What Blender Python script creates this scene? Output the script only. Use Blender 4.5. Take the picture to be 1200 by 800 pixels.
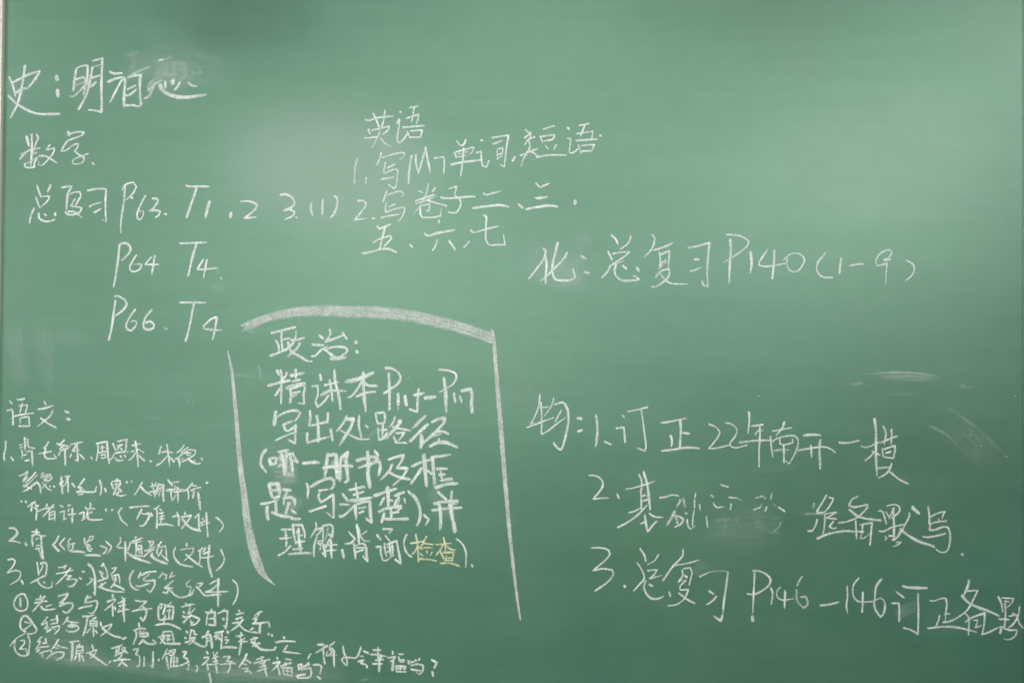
import bpy, math, random
from mathutils import Vector, Matrix

for o in list(bpy.data.objects):
    bpy.data.objects.remove(o)
SC = bpy.context.scene
COL = SC.collection
random.seed(7)
R = math.radians

# ------------------------------------------------------------------ camera
# The board face is the plane y = 0; the camera stands 1.5 m in front of it (towards -y).
CAM_LOC = Vector((0.0, -1.5, 1.50))
cam_d = bpy.data.cameras.new('camera')
cam = bpy.data.objects.new('camera', cam_d)
COL.objects.link(cam)
cam_d.lens = 30.0
cam_d.sensor_width = 36.0
cam_d.clip_start = 0.02
cam_d.clip_end = 60
cam_m = Matrix.Rotation(R(-0.43), 3, 'Y') @ Matrix.Rotation(R(90.72), 3, 'X')
cam.matrix_world = Matrix.Translation(CAM_LOC) @ cam_m.to_4x4()
SC.camera = cam

# ------------------------------------------------------------------ room light
W = bpy.data.worlds.new('World')
SC.world = W
W.use_nodes = True
W.node_tree.nodes['Background'].inputs[0].default_value = (0.90, 0.97, 1.0, 1)
W.node_tree.nodes['Background'].inputs[1].default_value = 0.01


def lamp(name, x, y, z, sx, sy, power, tx=0.0, tz=1.5, spread=180, col=(1, 1, 1)):
    d = bpy.data.lights.new(name, 'AREA')
    d.shape = 'RECTANGLE'
    d.size, d.size_y = sx, sy
    d.energy = power
    d.color = col
    d.spread = R(spread)
    o = bpy.data.objects.new(name, d)
    COL.objects.link(o)
    o.location = (x, y, z)
    o.rotation_euler = (Vector((tx, 0, tz)) - Vector((x, y, z))).to_track_quat('-Z', 'Y').to_euler()
    return o


# (rows of fluorescent fittings on the classroom ceiling behind the photographer,
#  and unseen fills and aimed lamps added to shape the board's brightness)
LAMPS = [
    ('ceiling_lamp', 2.0, -5.0, 3.1, 2.4, 0.9, 43.5),
    ('ceiling_lamp', -2.0, -8.0, 3.1, 2.4, 0.9, 73.2),
    ('ceiling_lamp', 2.0, -8.0, 3.1, 2.4, 0.9, 8.2),
    ('ceiling_lamp', 4.0, -8.0, 3.1, 2.4, 0.9, 136),
    ('ceiling_lamp', -4.0, -10.0, 3.1, 2.4, 0.9, 53),
    ('ceiling_lamp', -2.0, -10.0, 3.1, 2.4, 0.9, 109),
    ('ceiling_lamp', 0.0, -10.0, 3.1, 2.4, 0.9, 11.6),
    ('ceiling_lamp', 2.0, -10.0, 3.1, 2.4, 0.9, 26.4),
    ('fill_light', -1.5, -2.5, 0.9, 1.5, 0.6, 8.4),  # added fill standing free in the room, no window there
    ('fill_light', 0.0, -4.0, 1.6, 1.5, 0.8, 18.1),
    ('aimed_fill', -3.0, -2.5, 3.1, 1.2, 0.5, 1.92, -0.6, 1.8, 50),  # added narrow lamps, each aimed to brighten one area of the board
    ('aimed_fill', 0.0, -2.5, 3.1, 1.2, 0.5, 1.97, -0.4, 1.3, 50),
    ('aimed_fill', 3.0, -2.5, 3.1, 1.2, 0.5, 5.4, -0.6, 1.8, 50),
    ('fill_light', -3.0, -2.5, 1.8, 1.2, 0.8, 1.56, -0.6, 1.2, 50),
]
for a in LAMPS:
    lamp(*a)

SC.view_settings.view_transform = 'Standard'
SC.view_settings.look = 'None'
SC.view_settings.exposure = 0.0
SC.view_settings.gamma = 1.0
SC.view_settings.use_curve_mapping = False
SC.render.engine = 'CYCLES'
SC.cycles.transparent_max_bounces = 32

# ------------------------------------------------------------------ helpers


def on_board(px, py, h=0.0):
    """Point of the board face seen at photo coordinate (px, py) of 1200 x 800, h metres proud of it."""
    v = cam_m @ Vector(((px - 600) / 1200 * 36.0 / 30.0, (400 - py) / 1200 * 36.0 / 30.0, -1.0))
    t = -CAM_LOC.y / v.y
    p = CAM_LOC + v * t
    return Vector((p.x, -h, p.z))


PX = 0.0015     # metres of board per photo pixel


def link(name, verts, faces, mat, parent=None, uv=None, op=None, smooth=False):
    me = bpy.data.meshes.new(name)
    me.from_pydata([tuple(v) for v in verts], [], faces)
    if uv is not None:
        lay = me.uv_layers.new(name='UVMap')
        for l in me.loops:
            lay.data[l.index].uv = uv[l.vertex_index]
    if op is not None:
        at = me.attributes.new('chalk', 'FLOAT', 'POINT')
        for i, v in enumerate(op):
            at.data[i].value = v
    if smooth:
        for p in me.polygons:
            p.use_smooth = True
    me.materials.append(mat)
    o = bpy.data.objects.new(name, me)
    COL.objects.link(o)
    if parent:
        o.parent = parent
    return o


def box(name, x0, x1, y0, y1, z0, z1, mat, parent=None, bevel=0.0):
    v = [(x, y, z) for x in (x0, x1) for y in (y0, y1) for z in (z0, z1)]
    f = [(0, 1, 3, 2), (4, 6, 7, 5), (0, 4, 5, 1), (2, 3, 7, 6), (0, 2, 6, 4), (1, 5, 7, 3)]
    o = link(name, v, f, mat, parent)
    if bevel:
        m = o.modifiers.new('bevel', 'BEVEL')
        m.width = bevel
        m.segments = 2
    return o


def group(name, parent=None, loc=(0, 0, 0)):
    o = bpy.data.objects.new(name, None)
    COL.objects.link(o)
    o.location = loc
    o.empty_display_size = 0.05
    if parent:
        o.parent = parent
    return o


# ------------------------------------------------------------------ materials


class NT:
    def __init__(s, name):
        s.m = bpy.data.materials.new(name)
        s.m.use_nodes = True
        s.t = s.m.node_tree
        s.b = s.t.nodes['Principled BSDF']
        s.pos = s.t.nodes.new('ShaderNodeNewGeometry').outputs['Position']

    def put(s, a, v):
        if isinstance(v, bpy.types.NodeSocket):
            s.t.links.new(v, a)
        elif isinstance(v, tuple) and len(v) == 3 and a.type == 'RGBA':
            a.default_value = (*v, 1)
        else:
            a.default_value = v

    def noise(s, scale, detail=3.0, rough=0.5, stretch=(1, 1, 1), rot=0.0, off=(0, 0, 0)):
        mp = s.t.nodes.new('ShaderNodeMapping')
        s.t.links.new(s.pos, mp.inputs[0])
        mp.inputs['Location'].default_value = off
        mp.inputs['Rotation'].default_value = (0, rot, 0)
        mp.inputs['Scale'].default_value = stretch
        n = s.t.nodes.new('ShaderNodeTexNoise')
        s.t.links.new(mp.outputs[0], n.inputs['Vector'])
        n.inputs['Scale'].default_value = scale
        n.inputs['Detail'].default_value = detail
        n.inputs['Roughness'].default_value = rough
        return n.outputs['Fac']

    def math(s, op, a, b=0.0, c=0.0, clamp=False):
        n = s.t.nodes.new('ShaderNodeMath')
        n.operation = op
        n.use_clamp = clamp
        s.put(n.inputs[0], a)
        s.put(n.inputs[1], b)
        s.put(n.inputs[2], c)
        return n.outputs[0]

    def remap(s, v, a, b, c=0.0, d=1.0, smooth=False):
        n = s.t.nodes.new('ShaderNodeMapRange')
        if smooth:
            n.interpolation_type = 'SMOOTHSTEP'
        s.put(n.inputs[0], v)
        for i, k in enumerate((a, b, c, d)):
            s.put(n.inputs[1 + i], k)
        return n.outputs[0]

    def mix(s, f, a, b):
        n = s.t.nodes.new('ShaderNodeMix')
        n.data_type = 'RGBA'
        s.put(n.inputs[0], f)
        s.put(n.inputs[6], a)
        s.put(n.inputs[7], b)
        return n.outputs[2]

    def bump(s, h, strength, dist):
        n = s.t.nodes.new('ShaderNodeBump')
        n.inputs['Strength'].default_value = strength
        n.inputs['Distance'].default_value = dist
        s.t.links.new(h, n.inputs['Height'])
        s.t.links.new(n.outputs[0], s.b.inputs['Normal'])


def board_material():
    m = NT('green_chalkboard')
    base = (0.040, 0.123, 0.080)
    dusty = (0.078, 0.188, 0.128)
    broad = m.noise(1.6, 3, 0.5)
    patch = m.noise(5.0, 4, 0.55, off=(3, 0, 1))
    wipe_h = m.noise(6.0, 5, 0.6, stretch=(0.35, 1, 2.6), rot=0.10)
    wipe_d = m.noise(5.0, 5, 0.6, stretch=(0.4, 1, 2.4), rot=-0.75, off=(5, 0, 2))
    mott = m.noise(26.0, 3, 0.6)
    fine = m.noise(420.0, 2, 0.6)
    f = m.math('MULTIPLY_ADD', m.remap(broad, 0.3, 0.7), 0.10, -0.09)
    f = m.math('ADD', f, m.math('MULTIPLY', m.remap(patch, 0.35, 0.7), 0.22))
    f = m.math('ADD', f, m.math('MULTIPLY', m.remap(wipe_h, 0.35, 0.75), 0.26))
    f = m.math('ADD', f, m.math('MULTIPLY', m.remap(wipe_d, 0.4, 0.75), 0.18))
    f = m.math('ADD', f, m.math('MULTIPLY', m.remap(mott, 0.3, 0.7), 0.16))
    f = m.math('ADD', f, m.math('MULTIPLY', m.remap(fine, 0.3, 0.7), 0.26), clamp=True)
    scr = m.noise(55.0, 4, 0.7, stretch=(0.07, 1, 1.3), rot=0.05, off=(1, 0, 7))
    f = m.math('ADD', f, m.math('MULTIPLY', m.remap(scr, 0.45, 0.75), 0.14), clamp=True)
    hue = m.remap(m.noise(2.6, 3, 0.5, off=(9, 0, 4)), 0.35, 0.65)
    c = m.mix(f, base, dusty)
    c2 = m.mix(f, (0.048, 0.122, 0.070), (0.086, 0.187, 0.116))
    m.put(m.b.inputs['Base Color'], m.mix(m.math('MULTIPLY', hue, 0.6), c, c2))
    m.put(m.b.inputs['Roughness'], m.remap(patch, 0.3, 0.7, 0.34, 0.385))
    m.b.inputs['Specular IOR Level'].default_value = 0.84
    m.b.inputs['Specular Tint'].default_value = (0.69, 1.0, 0.76, 1)
    m.bump(m.noise(700, 2, 0.5), 0.25, 0.0004)
    return m.m


def chalk_material(name, col, grain=650.0, holes=0.60, soft=0.40, streak=0.0):
    """Chalk laid on the board's tooth: soft-edged, broken by the grain of the board."""
    m = NT(name)
    uvn = m.t.nodes.new('ShaderNodeUVMap')
    sep = m.t.nodes.new('ShaderNodeSeparateXYZ')
    m.t.links.new(uvn.outputs[0], sep.inputs[0])
    across = m.math('ABSOLUTE', m.math('MULTIPLY_ADD', sep.outputs[1], 2.0, -1.0))
    edge = m.remap(across, 1.0, soft, 0.0, 1.0, smooth=True)
    at = m.t.nodes.new('ShaderNodeAttribute')
    at.attribute_name = 'chalk'
    op = at.outputs['Fac']
    g = m.remap(m.noise(grain, 2, 0.6), 0.32, 0.66)
    along = m.remap(m.noise(70.0, 2, 0.5, off=(2, 1, 5)), 0.35, 0.65, 0.80, 1.0)
    tooth = m.math('MULTIPLY_ADD', g, holes, 1.0 - holes)
    # thin chalk breaks up more than heavy chalk
    a = m.math('MULTIPLY', edge, op)
    a = m.math('MULTIPLY', a, along)
    a = m.math('MULTIPLY', a, m.math('MAXIMUM', tooth, m.math('MULTIPLY', op, 0.62)))
    if streak:
        mp = m.t.nodes.new('ShaderNodeMapping')
        m.t.links.new(uvn.outputs[0], mp.inputs[0])
        mp.inputs['Scale'].default_value = (0.35, 7.0, 1)
        n = m.t.nodes.new('ShaderNodeTexNoise')
        m.t.links.new(mp.outputs[0], n.inputs['Vector'])
        n.inputs['Scale'].default_value = 1.0
        n.inputs['Detail'].default_value = 4
        a = m.math('MULTIPLY', a, m.remap(n.outputs['Fac'], 0.34, 0.62, 1.0 - streak, 1.0))
    m.put(m.b.inputs['Alpha'], m.math('MINIMUM', a, 0.97))
    m.put(m.b.inputs['Base Color'], m.mix(g, tuple(k * 0.90 for k in col), col))
    m.b.inputs['Roughness'].default_value = 1.0
    m.b.inputs['Specular IOR Level'].default_value = 0.1
    return m.m


def dust_material(name='chalk_dust', col=(0.66, 0.74, 0.68), even=0.0):
    """Wiped or smeared chalk dust: fades towards the rim of its patch, streaky along it."""
    m = NT(name)
    uvn = m.t.nodes.new('ShaderNodeUVMap')
    sep = m.t.nodes.new('ShaderNodeSeparateXYZ')
    m.t.links.new(uvn.outputs[0], sep.inputs[0])

    def fall(s):
        return m.remap(m.math('ABSOLUTE', m.math('MULTIPLY_ADD', s, 2.0, -1.0)), 1.0, 0.25, 0.0, 1.0, smooth=True)
    at = m.t.nodes.new('ShaderNodeAttribute')
    at.attribute_name = 'chalk'
    mp = m.t.nodes.new('ShaderNodeMapping')
    m.t.links.new(uvn.outputs[0], mp.inputs[0])
    mp.inputs['Scale'].default_value = (1.2, 9.0, 1)
    oi = m.t.nodes.new('ShaderNodeObjectInfo')
    m.put(mp.inputs['Location'], oi.outputs['Random'])
    n = m.t.nodes.new('ShaderNodeTexNoise')
    m.t.links.new(mp.outputs[0], n.inputs['Vector'])
    n.inputs['Scale'].default_value = 1.6
    n.inputs['Detail'].default_value = 5
    streak = m.remap(n.outputs['Fac'], 0.38, 0.68)
    cloud = m.remap(m.noise(45.0, 4, 0.6), 0.35, 0.68)
    grain = m.remap(m.noise(500.0, 2, 0.6), 0.3, 0.7, 0.7, 1.0)
    k = m.math('MULTIPLY_ADD', m.math('ADD', m.math('MULTIPLY', streak, 0.65), m.math('MULTIPLY', cloud, 0.45)), 1.0 - even, even)
    a = m.math('MULTIPLY', m.math('MULTIPLY', fall(sep.outputs[0]), fall(sep.outputs[1])), at.outputs['Fac'])
    a = m.math('MULTIPLY', m.math('MULTIPLY', a, k), grain)
    m.put(m.b.inputs['Alpha'], a)
    m.b.inputs['Base Color'].default_value = (*col, 1)
    m.b.inputs['Roughness'].default_value = 1.0
    m.b.inputs['Specular IOR Level'].default_value = 0.1
    return m.m


def plain(name, col, rough, metal=0.0, noise=None):
    m = NT(name)
    if noise:
        n = m.remap(m.noise(noise, 4, 0.6), 0.3, 0.7)
        m.put(m.b.inputs['Base Color'], m.mix(n, tuple(k * 0.85 for k in col), col))
        m.bump(m.noise(noise * 3, 3), 0.2, 0.001)
    else:
        m.b.inputs['Base Color'].default_value = (*col, 1)
    m.b.inputs['Roughness'].default_value = rough
    m.b.inputs['Metallic'].default_value = metal
    return m.m


M_BOARD = board_material()
M_WHITE = chalk_material('white_chalk', (0.86, 0.92, 0.85))
M_YELLOW = chalk_material('yellow_chalk', (0.82, 0.84, 0.50))
M_SIDE = chalk_material('broadside_chalk', (0.74, 0.76, 0.72), grain=430.0, holes=0.42, soft=0.55, streak=0.22)
M_DUST = dust_material()
M_HAZE = dust_material('thin_chalk_haze', (0.70, 0.76, 0.72), 0.75)
M_DARK_REFLECTION = dust_material('painted_dark_reflection', (0.052, 0.052, 0.040), 0.8)  # dark film standing in for the dim ceiling's reflection
M_ALU = plain('brushed_aluminium', (0.62, 0.59, 0.50), 0.45, 0.15, 120.0)
M_SEAM = plain('dark_gap', (0.02, 0.03, 0.028), 0.8)
M_WALL = plain('painted_wall', (0.62, 0.60, 0.54), 0.85, 0.0, 40.0)

# ------------------------------------------------------------------ wall and board
PANEL_T = 0.018
x_left = on_board(2.9, 0).x * 1.492 / 1.5
x_seam = on_board(1198.6, 400).x
top_z, bot_z = 1.5 + 0.66, 1.5 - 0.66
x_right = x_seam + 0.36

wall = box('wall', x_left - 4.0, x_right + 4.0, 0.045, 0.145, 0.0, 3.2, M_WALL)
wall['kind'] = 'structure'

board = group('chalkboard', loc=(0, 0, 0))
board['label'] = 'green classroom chalkboard covered in white chalk homework notes'
board['category'] = 'chalkboard'

box('board_panel', x_left, x_seam, 0.0, PANEL_T, bot_z, top_z, M_BOARD, board, 0.0006)
p2 = box('board_panel', x_seam + 0.0012, x_right, 0.0012, PANEL_T, bot_z, top_z, M_BOARD, board, 0.0006)
box('backing', x_left, x_right, PANEL_T + 0.001, 0.044, bot_z, top_z, M_SEAM, board)
box('frame_rail', x_left - 0.028, x_left, -0.008, 0.044, bot_z - 0.028, top_z + 0.028, M_ALU, board, 0.002)
box('frame_rail', x_right, x_right + 0.028, -0.008, 0.044, bot_z - 0.028, top_z + 0.028, M_ALU, board, 0.002)
box('frame_rail', x_left + 0.0005, x_right - 0.0005, -0.008, 0.044, top_z, top_z + 0.028, M_ALU, board, 0.002)
box('frame_rail', x_left + 0.0005, x_right - 0.0005, -0.008, 0.044, bot_z - 0.028, bot_z, M_ALU, board, 0.002)

# ------------------------------------------------------------------ chalk strokes


def spans(pts):
    """Split a polyline at sharp corners so curves stay smooth and corners stay crisp."""
    out, cur = [], [pts[0]]
    for i in range(1, len(pts)):
        cur.append(pts[i])
        if i < len(pts) - 1:
            a = Vector(pts[i][:2]) - Vector(pts[i - 1][:2])
            b = Vector(pts[i + 1][:2]) - Vector(pts[i][:2])
            if a.length > 1e-4 and b.length > 1e-4 and a.angle(b) > R(62):
                out.append(cur)
                cur = [pts[i]]
    out.append(cur)
    return out


def sample(pts, step):
    res = []
    for sp in spans(pts):
        n = len(sp)
        for i in range(n - 1):
            p0 = sp[max(i - 1, 0)]
            p1, p2 = sp[i], sp[i + 1]
            p3 = sp[min(i + 2, n - 1)]
            L = math.hypot(p2[0] - p1[0], p2[1] - p1[1])
            k = max(2, int(L / step))
            for j in range(k):
                t = j / k
                q = []
                for d in range(3):
                    a, b, c, e = p0[d], p1[d], p2[d], p3[d]
                    if d == 2:
                        q.append(b + (c - b) * t)
                    else:
                        q.append(0.5 * (2 * b + (c - a) * t + (2 * a - 5 * b + 4 * c - e) * t * t
                                        + (3 * b - a - 3 * c + e) * t ** 3))
                res.append(q)
        last = list(sp[-1])
    res.append(last)
    return res


class Chalk:
    def __init__(s):
        s.v, s.f, s.uv, s.op, s.n = [], [], [], [], 0

    def stroke(s, pts, w, op, step=1.6, taper=True, edge_rough=0.0, wob_amp=0.10):
        """pts in photo px with own width each; adds one ribbon with a raised middle."""
        if len(pts) == 1:
            pts = [pts[0], (pts[0][0] + 0.5, pts[0][1] + 0.5, pts[0][2])]
        P = sample(pts, step)
        n = len(P)
        wob = random.uniform(0, 9)
        w_all = 1.0 if edge_rough else random.uniform(0.90, 1.18)
        op = op if edge_rough else op * random.uniform(0.88, 1.0)
        h0 = 0.00050 + 0.00003 * (s.n % 24)
        s.n += 1
        base = len(s.v)
        # round cap samples
        d0 = (P[1][0] - P[0][0], P[1][1] - P[0][1])
        d1 = (P[-1][0] - P[-2][0], P[-1][1] - P[-2][1])

        def nrm(d):
            L = math.hypot(*d) or 1
            return d[0] / L, d[1] / L
        d0, d1 = nrm(d0), nrm(d1)
        w0, w1 = P[0][2], P[-1][2]
        P = [[P[0][0] - d0[0] * w0 * .42, P[0][1] - d0[1] * w0 * .42, w0 * .3]] + P + \
            [[P[-1][0] + d1[0] * w1 * .42, P[-1][1] + d1[1] * w1 * .42, w1 * .3]]
        n = len(P)
        run = 0.0
        tail = random.choice((0.5, 0.62, 0.8, 1.0)) if n > 8 and not edge_rough else 1.0
        head = random.choice((0.8, 1.0, 1.12)) if n > 8 and not edge_rough else 1.0
        for i, p in enumerate(P):
            a = P[max(i - 1, 0)]
            b = P[min(i + 1, n - 1)]
            tx, ty = nrm((b[0] - a[0], b[1] - a[1]))
            if i:
                run += math.hypot(p[0] - P[i - 1][0], p[1] - P[i - 1][1])
            ww = w_all * p[2] * (0.96 + wob_amp * (math.sin(run * 0.23 + wob) + random.uniform(-.5, .5)))
            t = i / (n - 1)
            press = 1.0 + (tail - 1) * max(0.0, (t - 0.68) / 0.32) + (head - 1) * max(0.0, (0.25 - t) / 0.25)
            ww *= press
            o = op * (0.55 + 0.45 * min(1.0, press)) * (0.93 + 0.09 * math.sin(run * 0.13 + wob * 2))
            if i in (0, n - 1) and taper:
                o *= 0.75
            hw = ww * 0.68
            j = random.uniform(-edge_rough, edge_rough)
            k = random.uniform(-edge_rough, edge_rough)
            L = on_board(p[0] - ty * (hw + j), p[1] + tx * (hw + j), h0 - 0.00003)
            C = on_board(p[0], p[1], h0 + 0.00022)
            Q = on_board(p[0] + ty * (hw + k), p[1] - tx * (hw + k), h0 - 0.00003)
            s.v += [L, C, Q]
            s.uv += [(run * .1, 0), (run * .1, .5), (run * .1, 1)]
            s.op += [o, o, o]
            if i:
                q = base + 3 * i
                s.f += [(q - 3, q - 2, q + 1, q), (q - 2, q - 1, q + 2, q + 1)]

    def make(s, name, mat, parent):
        return link(name, s.v, s.f, mat, parent, s.uv, s.op, smooth=True)


NOTE_LABELS = {
    'history': 'large white heading at the top left beside the frame, its last character half rubbed out',
    'math': 'white page list with P and T numbers below the top left heading',
    'english': 'slanting white note with its numbered lines at the upper middle',
    'chemistry': 'single white line ending in a bracketed range on the right half',
    'physics': 'three numbered white lines at the lower right, middle line partly wiped away',
    'politics': 'dense white note framed by broad chalk bars with two yellow characters',
    'chinese': 'long small white writing filling the lower left corner',
}
KIND = {'C': 'chinese_character', 'Y': 'chinese_character', 'N': 'numeral', 'L': 'letter',
        'P': 'punctuation_mark', 'B': 'border_bar'}

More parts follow.
